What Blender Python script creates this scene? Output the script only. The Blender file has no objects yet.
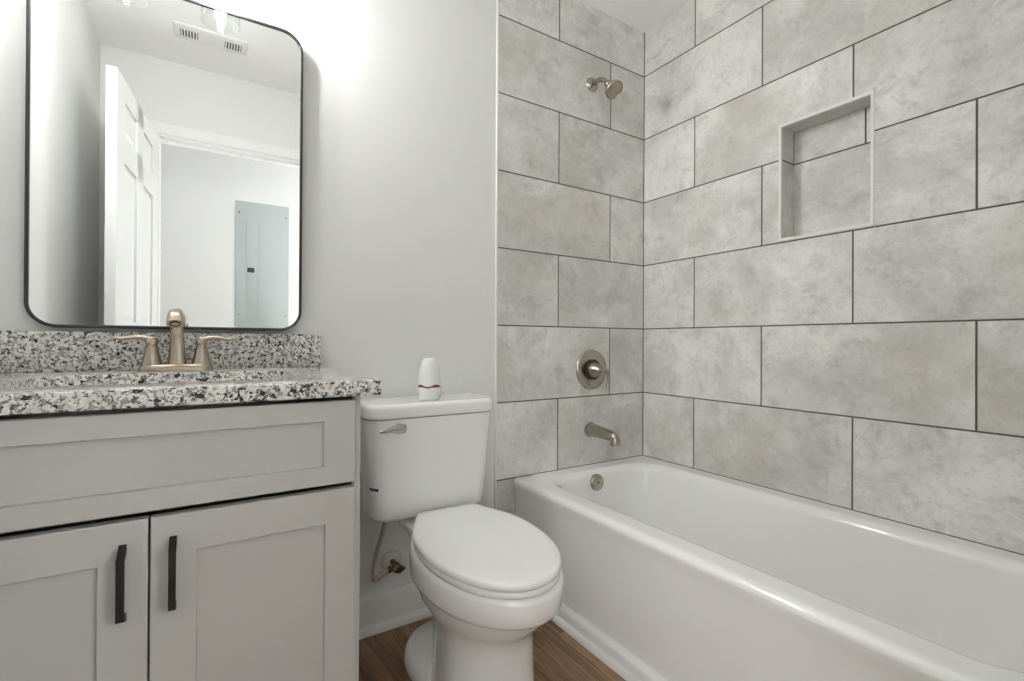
import bpy, bmesh, math, random
from mathutils import Vector, Matrix

sc = bpy.context.scene
COL = sc.collection

# ------------------------------------------------------------------ camera
CAM = Vector((-1.7747, -1.6144, 0.9660))
yaw, pitch, roll = math.radians(32.479), math.radians(0.174), math.radians(0.291)
F = Vector((math.sin(yaw) * math.cos(pitch), math.cos(yaw) * math.cos(pitch), math.sin(pitch)))
Rr = Vector((math.cos(yaw), -math.sin(yaw), 0))
U = Rr.cross(F)
R2 = math.cos(roll) * Rr + math.sin(roll) * U
U2 = -math.sin(roll) * Rr + math.cos(roll) * U
cd = bpy.data.cameras.new('camera')
cam = bpy.data.objects.new('camera', cd)
COL.objects.link(cam)
cd.sensor_fit = 'HORIZONTAL'
cd.sensor_width = 36.0
cd.lens = 481.946 / 1024 * 36
cd.clip_start = 0.02
M = Matrix((R2, U2, -F)).transposed().to_4x4()
M.translation = CAM
cam.matrix_world = M
sc.camera = cam

# ------------------------------------------------------------------ world, lights, exposure
w = bpy.data.worlds.new('world')
sc.world = w
w.use_nodes = True
w.node_tree.nodes['Background'].inputs[0].default_value = (0.95, 0.98, 1.0, 1)
w.node_tree.nodes['Background'].inputs[1].default_value = 0.2

BULB = 317.0            # vanity bulb emission strength
FILL_L, FILL_R = 32.0, 54.0      # power of the two added fill lights in the hall
def area(name, loc, rot, sx, sy, power, color=(1, 1, 1)):
    l = bpy.data.lights.new(name, 'AREA')
    l.shape = 'RECTANGLE'
    l.size, l.size_y, l.energy, l.color = sx, sy, power, color
    o = bpy.data.objects.new(name, l)
    o.location, o.rotation_euler = loc, rot
    COL.objects.link(o)
    return o

sc.view_settings.view_transform = 'Standard'
sc.view_settings.look = 'None'
sc.view_settings.gamma = 1
sc.view_settings.use_curve_mapping = False
sc.view_settings.exposure = 0.21
try:
    sc.cycles.use_denoising = True
    sc.cycles.max_bounces = 16
    sc.cycles.diffuse_bounces = 8
    sc.cycles.glossy_bounces = 6
    sc.cycles.transparent_max_bounces = 12
    sc.cycles.sample_clamp_indirect = 8
except Exception:
    pass

# ------------------------------------------------------------------ mesh helpers
def link(name, bm, mat=None, parent=None, smooth=40, recalc=True):
    if recalc:
        bmesh.ops.recalc_face_normals(bm, faces=bm.faces[:])
    me = bpy.data.meshes.new(name)
    bm.to_mesh(me)
    bm.free()
    if smooth:
        for p in me.polygons:
            p.use_smooth = True
        me.set_sharp_from_angle(angle=math.radians(smooth))
    if mat:
        me.materials.append(mat)
    o = bpy.data.objects.new(name, me)
    COL.objects.link(o)
    if parent:
        o.parent = parent
        o.matrix_parent_inverse = Matrix.Translation(-parent.location) if parent.type == 'EMPTY' else Matrix.Identity(4)
    return o

def thing(name, label, cat, loc=(0, 0, 0), group=None):
    o = bpy.data.objects.new(name, None)
    COL.objects.link(o)
    o.location = loc
    o.empty_display_size = 0.05
    o['label'] = label
    o['category'] = cat
    if group:
        o['group'] = group
    return o

def struct(name, bm, mat, smooth=0, parent=None):
    o = link(name, bm, mat, parent, smooth)
    o['kind'] = 'structure'
    return o

def NB():
    return bmesh.new()

def add(bm, other):
    me = bpy.data.meshes.new('tmp')
    other.to_mesh(me)
    other.free()
    bm.from_mesh(me)
    bpy.data.meshes.remove(me)

def box(bm, x0, x1, y0, y1, z0, z1, bev=0.0, seg=2, mat=None):
    b = bmesh.new()
    bmesh.ops.create_cube(b, size=1)
    for v in b.verts:
        v.co = Vector(((x0 + x1) / 2 + v.co.x * (x1 - x0), (y0 + y1) / 2 + v.co.y * (y1 - y0), (z0 + z1) / 2 + v.co.z * (z1 - z0)))
    if bev > 0:
        bmesh.ops.bevel(b, geom=b.edges[:], offset=bev, segments=seg, profile=0.5, affect='EDGES')
    if mat is not None:
        b.transform(mat)
    add(bm, b)

def loft(bm, rings, cap0=True, cap1=True, closed=False):
    vs = [[bm.verts.new(p) for p in r] for r in rings]
    n = len(vs[0])
    pairs = list(zip(vs[:-1], vs[1:]))
    if closed:
        pairs.append((vs[-1], vs[0]))
    for a, b in pairs:
        for i in range(n):
            j = (i + 1) % n
            bm.faces.new((a[i], a[j], b[j], b[i]))
    if not closed:
        if cap0:
            bm.faces.new(list(reversed(vs[0])))
        if cap1:
            bm.faces.new(vs[-1])

def lathe(bm, prof, seg=32, mat=None, cap0=True, cap1=True):
    b = bmesh.new()
    rings = [[Vector((r * math.cos(2 * math.pi * k / seg), r * math.sin(2 * math.pi * k / seg), z)) for k in range(seg)] for r, z in prof]
    loft(b, rings, cap0, cap1)
    if mat is not None:
        b.transform(mat)
    add(bm, b)

def axis(loc, d):
    """matrix that takes local +z to direction d, at loc"""
    q = Vector(d).normalized().to_track_quat('Z', 'Y')
    return Matrix.Translation(Vector(loc)) @ q.to_matrix().to_4x4()

def smoothpath(pts, n=8):
    pts = [Vector(p) for p in pts]
    P = [2 * pts[0] - pts[1]] + pts + [2 * pts[-1] - pts[-2]]
    out = []
    for i in range(1, len(P) - 2):
        for k in range(n):
            t = k / n
            a, b, c, d = P[i - 1], P[i], P[i + 1], P[i + 2]
            out.append(0.5 * ((2 * b) + (c - a) * t + (2 * a - 5 * b + 4 * c - d) * t * t + (3 * b - a - 3 * c + d) * t ** 3))
    out.append(pts[-1])
    return out

def sweep(bm, pts, rad, seg=16, side=None, cap=True, power=2.0):
    """pts: list of points; rad: function t(0..1) -> (half width along side, half height)"""
    pts = [Vector(p) for p in pts]
    n = len(pts)
    rings = []
    prev = Vector(side) if side else None
    for i, p in enumerate(pts):
        tg = (pts[min(i + 1, n - 1)] - pts[max(i - 1, 0)]).normalized()
        if prev is None:
            prev = tg.orthogonal()
        s = (prev - tg * prev.dot(tg)).normalized()
        prev = s
        u = tg.cross(s)
        a, b = rad(i / (n - 1))
        ring = []
        for k in range(seg):
            th = 2 * math.pi * k / seg
            c, sn = math.cos(th), math.sin(th)
            c = math.copysign(abs(c) ** (2 / power), c)
            sn = math.copysign(abs(sn) ** (2 / power), sn)
            ring.append(p + s * (a * c) + u * (b * sn))
        rings.append(ring)
    loft(bm, rings, cap, cap)

def rrect(x0, x1, y0, y1, r, z, nc=8, ns=6):
    """rounded rectangle ring, counter-clockwise, with subdivided straight sides; r may be a 4-tuple
    (x1y1, x0y1, x0y0, x1y0)"""
    if not isinstance(r, tuple):
        r = (r, r, r, r)
    cs = [(x1 - r[0], y1 - r[0], 0, r[0]), (x0 + r[1], y1 - r[1], 90, r[1]), (x0 + r[2], y0 + r[2], 180, r[2]), (x1 - r[3], y0 + r[3], 270, r[3])]
    arcs = []
    for cx, cy, a0, rr in cs:
        arcs.append([Vector((cx + rr * math.cos(math.radians(a0 + 90 * k / nc)), cy + rr * math.sin(math.radians(a0 + 90 * k / nc)), z)) for k in range(nc + 1)])
    out = []
    for i in range(4):
        out += arcs[i]
        a, b = arcs[i][-1], arcs[(i + 1) % 4][0]
        for k in range(1, ns):
            out.append(a.lerp(b, k / ns))
    return out

# ------------------------------------------------------------------ materials
def newmat(name):
    m = bpy.data.materials.new(name)
    m.use_nodes = True
    nt = m.node_tree
    return m, nt, nt.nodes['Principled BSDF']

def plain(name, col, rough=0.5, metal=0.0, coat=0.0, bump=0.0, bscale=60.0, spec=0.5, vary=0.03, vscale=4.0):
    m, nt, b = newmat(name)
    N, L = nt.nodes, nt.links
    g = N.new('ShaderNodeNewGeometry')
    n = N.new('ShaderNodeTexNoise')
    n.inputs['Scale'].default_value = vscale
    n.inputs['Detail'].default_value = 4
    L.new(g.outputs['Position'], n.inputs['Vector'])
    mx = N.new('ShaderNodeMix')
    mx.data_type = 'RGBA'
    mx.inputs['A'].default_value = (*[c * (1 - vary) for c in col], 1)
    mx.inputs['B'].default_value = (*[min(1, c * (1 + vary)) for c in col], 1)
    L.new(n.outputs['Fac'], mx.inputs['Factor'])
    L.new(mx.outputs['Result'], b.inputs['Base Color'])
    b.inputs['Roughness'].default_value = rough
    b.inputs['Metallic'].default_value = metal
    b.inputs['Coat Weight'].default_value = coat
    b.inputs['Coat Roughness'].default_value = 0.08
    b.inputs['Specular IOR Level'].default_value = spec
    if bump:
        n2 = N.new('ShaderNodeTexNoise')
        n2.inputs['Scale'].default_value = bscale
        n2.inputs['Detail'].default_value = 3
        L.new(g.outputs['Position'], n2.inputs['Vector'])
        bp = N.new('ShaderNodeBump')
        bp.inputs['Strength'].default_value = bump
        bp.inputs['Distance'].default_value = 0.002
        L.new(n2.outputs['Fac'], bp.inputs['Height'])
        L.new(bp.outputs['Normal'], b.inputs['Normal'])
    return m

def sr(r, g, b):
    f = lambda c: (c / 255 / 12.92) if c / 255 < 0.04045 else ((c / 255 + 0.055) / 1.055) ** 2.4
    return (f(r), f(g), f(b))

M_wall = plain('wall_paint', sr(223, 223, 222), 0.75, bump=0.12, bscale=220, vary=0.01)
M_ceil = plain('ceiling_paint', sr(243, 243, 242), 0.85, bump=0.1, bscale=200, vary=0.01)
M_trim = plain('white_trim_paint', sr(231, 231, 229), 0.35, vary=0.01)
M_door = plain('white_door_paint', sr(224, 224, 223), 0.4, vary=0.01)
M_cab = plain('grey_cabinet_paint', sr(190, 189, 185), 0.42, bump=0.05, bscale=300, vary=0.015)
M_cab_in = plain('cabinet_shadow_board', sr(120, 117, 110), 0.6)
M_porc = plain('white_porcelain', sr(236, 236, 234), 0.12, coat=0.5, vary=0.01)
M_seat = plain('white_seat_plastic', sr(236, 236, 235), 0.24, vary=0.01)
M_tub = plain('white_tub_enamel', sr(238, 238, 236), 0.13, coat=0.5, vary=0.01)
M_nickel = plain('brushed_nickel', sr(172, 165, 154), 0.26, metal=1.0, vary=0.05, vscale=60)
M_champ = plain('champagne_nickel', sr(178, 166, 150), 0.27, metal=1.0, vary=0.04, vscale=60)
M_nickel_dk = plain('dark_nickel_seam', sr(70, 62, 52), 0.5, metal=0.8)
M_chrome = plain('satin_chrome', sr(176, 176, 175), 0.26, metal=1.0)
M_black = plain('matte_black_metal', sr(17, 17, 17), 0.45, vary=0.05)
M_frame = plain('black_mirror_frame', sr(44, 43, 44), 0.4, vary=0.03)
M_panelgrey = plain('grey_panel_enamel', sr(164, 171, 171), 0.4, vary=0.02)
M_dark = plain('dark_gap', sr(28, 27, 25), 0.7)
M_hose = plain('braided_hose', sr(190, 180, 170), 0.45, metal=0.6, bump=0.6, bscale=600)
M_red = plain('red_trim', sr(112, 26, 46), 0.35)
M_blue = plain('blue_print', sr(28, 48, 96), 0.5)
M_fresh = plain('white_gloss_plastic', sr(232, 232, 232), 0.3)
M_vent = plain('vent_enamel', sr(226, 226, 223), 0.45)
M_ventdk = plain('vent_dark', sr(70, 70, 68), 0.7)
M_caulk = plain('white_caulk', sr(226, 225, 221), 0.5)

# mirror
M_mirror, nt, b = newmat('mirror_silver')
b.inputs['Base Color'].default_value = (0.93, 0.945, 0.935, 1)
b.inputs['Metallic'].default_value = 1.0
b.inputs['Roughness'].default_value = 0.0

# clear shade glass: transparent with a Fresnel reflection
M_glass = bpy.data.materials.new('clear_shade_glass')
M_glass.use_nodes = True
nt = M_glass.node_tree
nt.nodes.clear()
o_ = nt.nodes.new('ShaderNodeOutputMaterial')
mix = nt.nodes.new('ShaderNodeMixShader')
tr = nt.nodes.new('ShaderNodeBsdfTransparent')
tr.inputs[0].default_value = (0.95, 0.96, 0.955, 1)
gl = nt.nodes.new('ShaderNodeBsdfGlossy')
gl.inputs['Roughness'].default_value = 0.03
fr = nt.nodes.new('ShaderNodeLayerWeight')
fr.inputs['Blend'].default_value = 0.35
fm = nt.nodes.new('ShaderNodeMath')
fm.operation = 'MULTIPLY'
fm.inputs[1].default_value = 0.55
fr.inputs['Blend'].default_value = 0.15
nt.links.new(fr.outputs['Facing'], fm.inputs[0])
nt.links.new(fm.outputs[0], mix.inputs[0])
nt.links.new(tr.outputs[0], mix.inputs[1])
nt.links.new(gl.outputs[0], mix.inputs[2])
nt.links.new(mix.outputs[0], o_.inputs[0])

def emit(name, col, s):
    m = bpy.data.materials.new(name)
    m.use_nodes = True
    n = m.node_tree
    n.nodes.clear()
    e = n.nodes.new('ShaderNodeEmission')
    e.inputs[0].default_value = (*col, 1)
    e.inputs[1].default_value = s
    o = n.nodes.new('ShaderNodeOutputMaterial')
    n.links.new(e.outputs[0], o.inputs[0])
    return m

M_bulb = emit('bulb_glow', (0.99, 0.975, 0.965), BULB)

class NT:
    """tiny node-graph builder"""
    def __init__(s, nt):
        s.nt = nt
    def v(s, sock, val):
        if isinstance(val, (int, float)):
            sock.default_value = val
        elif isinstance(val, tuple):
            sock.default_value = val
        else:
            s.nt.links.new(val, sock)
    def m(s, op, a, b=0.0, c=0.0, clamp=False):
        n = s.nt.nodes.new('ShaderNodeMath')
        n.operation = op
        n.use_clamp = clamp
        for i, x in enumerate((a, b, c)):
            s.v(n.inputs[i], x)
        return n.outputs[0]
    def mix(s, f, a, b):
        n = s.nt.nodes.new('ShaderNodeMix')
        n.data_type = 'RGBA'
        s.v(n.inputs['Factor'], f)
        s.v(n.inputs['A'], a)
        s.v(n.inputs['B'], b)
        return n.outputs['Result']
    def fmix(s, f, a, b):
        n = s.nt.nodes.new('ShaderNodeMix')
        n.data_type = 'FLOAT'
        s.v(n.inputs[0], f)
        s.v(n.inputs[2], a)
        s.v(n.inputs[3], b)
        return n.outputs[0]
    def noise(s, vec, scale, detail=4, rough=0.5, dist=0.0):
        n = s.nt.nodes.new('ShaderNodeTexNoise')
        n.inputs['Scale'].default_value = scale
        n.inputs['Detail'].default_value = detail
        n.inputs['Roughness'].default_value = rough
        n.inputs['Distortion'].default_value = dist
        s.v(n.inputs['Vector'], vec)
        return n.outputs['Fac']
    def ramp(s, f, lo, hi):
        n = s.nt.nodes.new('ShaderNodeMapRange')
        n.interpolation_type = 'SMOOTHSTEP'
        s.v(n.inputs[0], f)
        n.inputs[1].default_value = lo
        n.inputs[2].default_value = hi
        return n.outputs[0]
    def comb(s, x, y, z):
        n = s.nt.nodes.new('ShaderNodeCombineXYZ')
        for i, q in enumerate((x, y, z)):
            s.v(n.inputs[i], q)
        return n.outputs[0]
    def sep(s, vec):
        n = s.nt.nodes.new('ShaderNodeSeparateXYZ')
        s.v(n.inputs[0], vec)
        return n.outputs
    def pos(s):
        return s.nt.nodes.new('ShaderNodeNewGeometry')
    def white(s, vec):
        n = s.nt.nodes.new('ShaderNodeTexWhiteNoise')
        n.noise_dimensions = '3D'
        s.v(n.inputs['Vector'], vec)
        return n.outputs['Value']

Z0, ROW, TL = 0.4253, 0.303, 0.6027   # first grout course, course height, tile length

def tile_material():
    m, nt, b = newmat('grey_stone_tile')
    k = NT(nt)
    g = k.pos()
    px, py, pz = k.sep(g.outputs['Position'])
    nx, ny, nz = k.sep(g.outputs['True Normal'])
    isx = k.m('GREATER_THAN', k.m('ABSOLUTE', nx), 0.5)
    isz = k.m('GREATER_THAN', k.m('ABSOLUTE', nz), 0.5)
    u = k.fmix(isx, k.m('MULTIPLY', px, -1.0), k.m('MULTIPLY', py, -1.0))
    v = k.m('DIVIDE', k.m('SUBTRACT', pz, Z0), ROW)
    row = k.m('FLOOR', v)
    par = k.m('FLOORED_MODULO', row, 2.0)
    offA = k.fmix(isx, 0.516, 0.285)
    offB = k.fmix(isx, 0.220, 0.583)
    uu = k.m('DIVIDE', k.m('SUBTRACT', u, k.fmix(par, offA, offB)), TL)
    col = k.m('FLOOR', uu)
    fu = k.m('MULTIPLY', k.m('FRACT', uu), TL)
    fv = k.m('MULTIPLY', k.m('FRACT', v), ROW)
    du = k.m('MINIMUM', fu, k.m('SUBTRACT', TL, fu))
    dv = k.m('MINIMUM', fv, k.m('SUBTRACT', ROW, fv))
    d = k.m('MINIMUM', du, dv)
    d = k.m('MINIMUM', d, k.m('ABSOLUTE', u))
    d = k.m('ADD', d, k.m('MULTIPLY', isz, 1.0))
    grout = k.m('SUBTRACT', 1.0, k.ramp(d, 0.0021, 0.0031))
    seed = k.white(k.comb(row, col, k.m('MULTIPLY', isx, 7.0)))
    sd = k.m('MULTIPLY', seed, 37.0)
    vec = k.comb(k.m('ADD', u, sd), k.m('ADD', k.m('MULTIPLY', sd, 1.7), pz), sd)
    big = k.noise(vec, 3.4, 7, 0.66, 0.25)
    mid = k.noise(vec, 11.0, 9, 0.74, 0.35)
    fine = k.noise(vec, 75.0, 5, 0.7, 0.0)
    vein = k.m('ABSOLUTE', k.m('SUBTRACT', k.noise(vec, 5.0, 8, 0.7, 0.5), 0.5))
    vein = k.m('SUBTRACT', 1.0, k.ramp(vein, 0.0, 0.035))
    warm = k.noise(vec, 2.2, 3, 0.5, 0.3)
    c = k.mix(k.ramp(big, 0.33, 0.68), (*sr(198, 197, 192), 1), (*sr(234, 233, 229), 1))
    c = k.mix(k.m('MULTIPLY', k.ramp(mid, 0.50, 0.67), 0.46), c, (*sr(168, 166, 160), 1))
    c = k.mix(k.m('MULTIPLY', k.ramp(mid, 0.45, 0.24), 0.40), c, (*sr(228, 227, 224), 1))
    c = k.mix(k.m('MULTIPLY', vein, 0.12), c, (*sr(140, 136, 128), 1))
    c = k.mix(k.m('MULTIPLY', k.ramp(warm, 0.48, 0.72), 0.42), c, (*sr(196, 188, 179), 1))
    c = k.mix(k.m('MULTIPLY', k.ramp(fine, 0.48, 0.72), 0.24), c, (*sr(150, 147, 140), 1))
    tint = k.m('MULTIPLY', k.m('SUBTRACT', seed, 0.5), 0.09)
    hs = nt.nodes.new('ShaderNodeHueSaturation')
    nt.links.new(c, hs.inputs['Color'])
    k.v(hs.inputs['Value'], k.m('ADD', 1.0, tint))
    c = k.mix(grout, hs.outputs['Color'], (*sr(92, 87, 80), 1))
    nt.links.new(c, b.inputs['Base Color'])
    k.v(b.inputs['Roughness'], k.fmix(grout, 0.48, 0.9))
    bp = nt.nodes.new('ShaderNodeBump')
    bp.inputs['Strength'].default_value = 0.5
    bp.inputs['Distance'].default_value = 0.0015
    k.v(bp.inputs['Height'], k.m('ADD', k.m('SUBTRACT', 1.0, grout), k.m('MULTIPLY', fine, 0.06)))
    nt.links.new(bp.outputs[0], b.inputs['Normal'])
    return m

def granite_material():
    m, nt, b = newmat('speckled_granite')
    k = NT(nt)
    p = k.pos().outputs['Position']
    a1 = k.noise(p, 95.0, 3, 0.55, 0.3)
    a2 = k.noise(p, 150.0, 3, 0.6, 0.4)
    off = nt.nodes.new('ShaderNodeVectorMath')
    off.operation = 'ADD'
    nt.links.new(p, off.inputs[0])
    off.inputs[1].default_value = (5.3, 2.1, 7.7)
    a3 = k.noise(off.outputs[0], 110.0, 4, 0.6, 0.3)
    off2 = nt.nodes.new('ShaderNodeVectorMath')
    off2.operation = 'ADD'
    nt.links.new(p, off2.inputs[0])
    off2.inputs[1].default_value = (15.3, 9.1, 3.7)
    a4 = k.noise(off2.outputs[0], 40.0, 3, 0.6, 0.3)
    c = k.mix(k.ramp(a4, 0.4, 0.62), (*sr(222, 221, 215), 1), (*sr(206, 203, 195), 1))
    c = k.mix(k.ramp(a3, 0.51, 0.57), c, (*sr(146, 145, 142), 1))
    c = k.mix(k.ramp(a2, 0.57, 0.61), c, (*sr(92, 90, 88), 1))
    c = k.mix(k.ramp(a1, 0.575, 0.61), c, (*sr(24, 25, 26), 1))
    nt.links.new(c, b.inputs['Base Color'])
    b.inputs['Roughness'].default_value = 0.16
    b.inputs['Coat Weight'].default_value = 0.3
    return m

def plank_material():
    m, nt, b = newmat('brown_wood_plank')
    k = NT(nt)
    g = k.pos()
    px, py, pz = k.sep(g.outputs['Position'])
    W, LN = 0.152, 1.22
    r = k.m('DIVIDE', k.m('ADD', px, 0.03), W)
    row = k.m('FLOOR', r)
    sh = k.m('MULTIPLY', k.white(k.comb(row, 3.0, 1.0)), LN)
    c_ = k.m('DIVIDE', k.m('ADD', py, sh), LN)
    col = k.m('FLOOR', c_)
    fu = k.m('MULTIPLY', k.m('FRACT', r), W)
    fv = k.m('MULTIPLY', k.m('FRACT', c_), LN)
    d = k.m('MINIMUM', k.m('MINIMUM', fu, k.m('SUBTRACT', W, fu)), k.m('MINIMUM', fv, k.m('SUBTRACT', LN, fv)))
    seam = k.m('SUBTRACT', 1.0, k.ramp(d, 0.0004, 0.0016))
    seed = k.white(k.comb(row, col, 5.0))
    sd = k.m('MULTIPLY', seed, 23.0)
    vec = k.comb(k.m('ADD', k.m('MULTIPLY', px, 1.0), sd), k.m('MULTIPLY', py, 0.09), sd)
    n1 = k.noise(vec, 26.0, 6, 0.65, 1.2)
    n2 = k.noise(vec, 120.0, 4, 0.6, 0.2)
    n3 = k.noise(k.comb(k.m('ADD', px, sd), k.m('MULTIPLY', py, 0.35), sd), 9.0, 4, 0.5, 0.6)
    c = k.mix(k.ramp(n1, 0.30, 0.70), (*sr(106, 80, 58), 1), (*sr(166, 134, 102), 1))
    c = k.mix(k.m('MULTIPLY', k.ramp(n3, 0.45, 0.7), 0.5), c, (*sr(98, 74, 54), 1))
    c = k.mix(k.m('MULTIPLY', k.ramp(n2, 0.45, 0.7), 0.35), c, (*sr(84, 62, 45), 1))
    hs = nt.nodes.new('ShaderNodeHueSaturation')
    nt.links.new(c, hs.inputs['Color'])
    k.v(hs.inputs['Value'], k.m('ADD', 0.86, k.m('MULTIPLY', seed, 0.28)))
    c = k.mix(k.m('MULTIPLY', seam, 0.7), hs.outputs['Color'], (*sr(48, 35, 26), 1))
    nt.links.new(c, b.inputs['Base Color'])
    b.inputs['Roughness'].default_value = 0.42
    bp = nt.nodes.new('ShaderNodeBump')
    bp.inputs['Strength'].default_value = 0.3
    bp.inputs['Distance'].default_value = 0.001
    k.v(bp.inputs['Height'], k.m('SUBTRACT', k.m('MULTIPLY', n2, 0.3), seam))
    nt.links.new(bp.outputs[0], b.inputs['Normal'])
    return m

M_tile = tile_material()
M_granite = granite_material()
M_floor = plank_material()

# ------------------------------------------------------------------ room shell
CEIL = 2.456
XL, YF, YH = -2.228, -1.585, -2.50      # left wall, front wall (inner face), hall wall
DX0, DX1, DZ = -1.985, -1.235, 2.050    # doorway

bm = NB(); box(bm, -3.6, 1.2, -2.7, 0.15, -0.1, 0.0)
struct('floor', bm, M_floor)
bm = NB(); box(bm, -3.6, 1.2, -2.7, 0.15, CEIL, CEIL + 0.1)
struct('ceiling', bm, M_ceil)
bm = NB(); box(bm, XL - 0.1, -0.823, 0.004, 0.12, 0, CEIL)
struct('wall_back', bm, M_wall)
bm = NB(); box(bm, -0.815, 0.0, 0.0, 0.12, 0, CEIL)
struct('wall_shower', bm, M_tile)
bm = NB(); box(bm, -0.823, -0.815, -0.002, 0.10, 0, CEIL, 0.001, 1)
struct('trim_1', bm, M_caulk)
bm = NB(); box(bm, XL - 0.1, XL, YF - 0.12, 0.004, 0, CEIL)
struct('wall_left', bm, M_wall)
bm = NB()
box(bm, XL, DX0 - 0.018, YF - 0.115, YF, 0, CEIL)
box(bm, DX1 + 0.018, 0.0, YF - 0.115, YF, 0, CEIL)
box(bm, DX0 - 0.018, DX1 + 0.018, YF - 0.115, YF, DZ + 0.018, CEIL)
struct('wall_front', bm, M_wall)
bm = NB(); box(bm, -3.6, 1.2, YH - 0.1, YH, 0, CEIL)
struct('wall_hall', bm, plain('hall_paint', sr(214, 214, 213), 0.75, bump=0.12, bscale=220, vary=0.01))

# right wall with the recessed niche
NY0, NY1, NZ0, NZ1, ND = -0.937, -0.656, 1.349, 1.756, 0.090
def quad(bm, *ps):
    bm.faces.new([bm.verts.new(p) for p in ps])
bm = NB()
YE = YF - 0.115
for (ya, yb, za, zb) in ((YE, NY0, 0, CEIL), (NY1, 0.0, 0, CEIL), (NY0, NY1, 0, NZ0), (NY0, NY1, NZ1, CEIL)):
    quad(bm, (0, ya, za), (0, yb, za), (0, yb, zb), (0, ya, zb))
quad(bm, (ND, NY0, NZ0), (ND, NY1, NZ0), (ND, NY1, NZ1), (ND, NY0, NZ1))
quad(bm, (0, NY1, NZ0), (ND, NY1, NZ0), (ND, NY1, NZ1), (0, NY1, NZ1))
quad(bm, (0, NY0, NZ0), (ND, NY0, NZ0), (ND, NY0, NZ1), (0, NY0, NZ1))
quad(bm, (0, NY0, NZ0), (0, NY1, NZ0), (ND, NY1, NZ0), (ND, NY0, NZ0))
quad(bm, (0, NY0, NZ1), (0, NY1, NZ1), (ND, NY1, NZ1), (ND, NY0, NZ1))
quad(bm, (0.12, YE, 0), (0.12, 0.12, 0), (0.12, 0.12, CEIL), (0.12, YE, CEIL))
quad(bm, (0, YE, 0), (0.12, YE, 0), (0.12, YE, CEIL), (0, YE, CEIL))
quad(bm, (0, 0, 0), (0.12, 0.12, 0), (0.12, 0.12, CEIL), (0, 0, CEIL))
bmesh.ops.remove_doubles(bm, verts=bm.verts[:], dist=1e-5)
struct('wall_right', bm, M_tile)

# niche edging: slim profile frame around the recess
bm = NB()
tw, tp = 0.0095, 0.003
def frame_ring(x, a):
    return [Vector((x, NY0 - a, NZ0 - a)), Vector((x, NY1 + a, NZ0 - a)), Vector((x, NY1 + a, NZ1 + a * 1.3)), Vector((x, NY0 - a, NZ1 + a * 1.3))]
loft(bm, [frame_ring(0.0, tw), frame_ring(-tp, tw - 0.001), frame_ring(-tp, 0.0), frame_ring(0.006, -0.0005), frame_ring(0.006, 0.0)], closed=True)
M_niche = plain('satin_profile', sr(226, 225, 221), 0.4, metal=0.0)
struct('trim_2', bm, M_niche)

# baseboard and shoe mouldings
bm = NB()
prof = [(0.004, 0), (-0.014, 0), (-0.014, 0.098), (-0.011, 0.108), (-0.008, 0.113), (-0.006, 0.120), (0.004, 0.120)]
loft(bm, [[Vector((x, y, z)) for y, z in prof] for x in (-1.498, -0.823)])
struct('baseboard_back', bm, M_trim, 30)
def shoe(n=7, r=0.020, h=0.028):
    return [(0, 0)] + [(r * math.cos(math.pi / 2 * k / n), h * math.sin(math.pi / 2 * k / n)) for k in range(n + 1)]
bm = NB()
loft(bm, [[Vector((x, -0.014 - a, z)) for a, z in shoe()] for x in (-1.498, -0.823)])
struct('trim_3', bm, M_trim, 30)
bm = NB()
loft(bm, [[Vector((-0.738 - a, y, z)) for a, z in shoe(7, 0.017, 0.019)] for y in (-1.523, -0.0145)])
struct('trim_4', bm, M_trim, 30)

# door jamb, stop and casing on the doorway
bm = NB()
for x0, x1 in ((DX0 - 0.018, DX0), (DX1, DX1 + 0.018)):
    box(bm, x0, x1, YF - 0.117, YF + 0.002, 0, DZ)
box(bm, DX0 - 0.018, DX1 + 0.018, YF - 0.117, YF + 0.002, DZ, DZ + 0.018)
box(bm, DX0, DX1, YF - 0.075, YF - 0.045, DZ - 0.011, DZ)
struct('trim_5', bm, M_trim)
bm = NB()
for ys in (YF, YF - 0.115 - 0.012):
    box(bm, DX0 - 0.066, DX0 - 0.008, ys, ys + 0.012, 0, DZ + 0.008, 0.004, 2)
    box(bm, DX1 + 0.008, DX1 + 0.066, ys, ys + 0.012, 0, DZ + 0.008, 0.004, 2)
    box(bm, DX0 - 0.066, DX1 + 0.066, ys, ys + 0.012, DZ + 0.008, DZ + 0.066, 0.003, 2)
struct('trim_6', bm, M_trim)

# six-panel door standing open against the left wall
DW, DT, DH = 0.728, 0.035, 2.024
hinge = Vector((DX0 - 0.003, YF + 0.016, 0.008))
latch = Vector((-2.070, -0.850, 0.008))
du = (latch - hinge).normalized()
ang = math.atan2(du.y, du.x)
MD = Matrix.Translation(hinge) @ Matrix.Rotation(ang, 4, 'Z')   # local x along the leaf, +y to the wall side
bm = NB()
st, ctr = 0.112, 0.110
pw = (DW - 2 * st - ctr) / 2
rails = [(0.0, 0.235), (0.875, 1.035), (1.685, 1.795), (1.935, DH)]
def dbox(x0, x1, z0, z1, y0=0.0, y1=DT, bev=0.0, seg=1):
    box(bm, x0, x1, y0, y1, z0, z1, bev, seg, MD)
dbox(0, st, 0, DH); dbox(DW - st, DW, 0, DH); dbox(st + pw, st + pw + ctr, 0, DH)
for z0, z1 in rails:
    dbox(st, DW - st, z0, z1)
dbox(st * 0.5, DW - st * 0.5, 0.05, DH - 0.05, 0.010, DT - 0.010)
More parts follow.
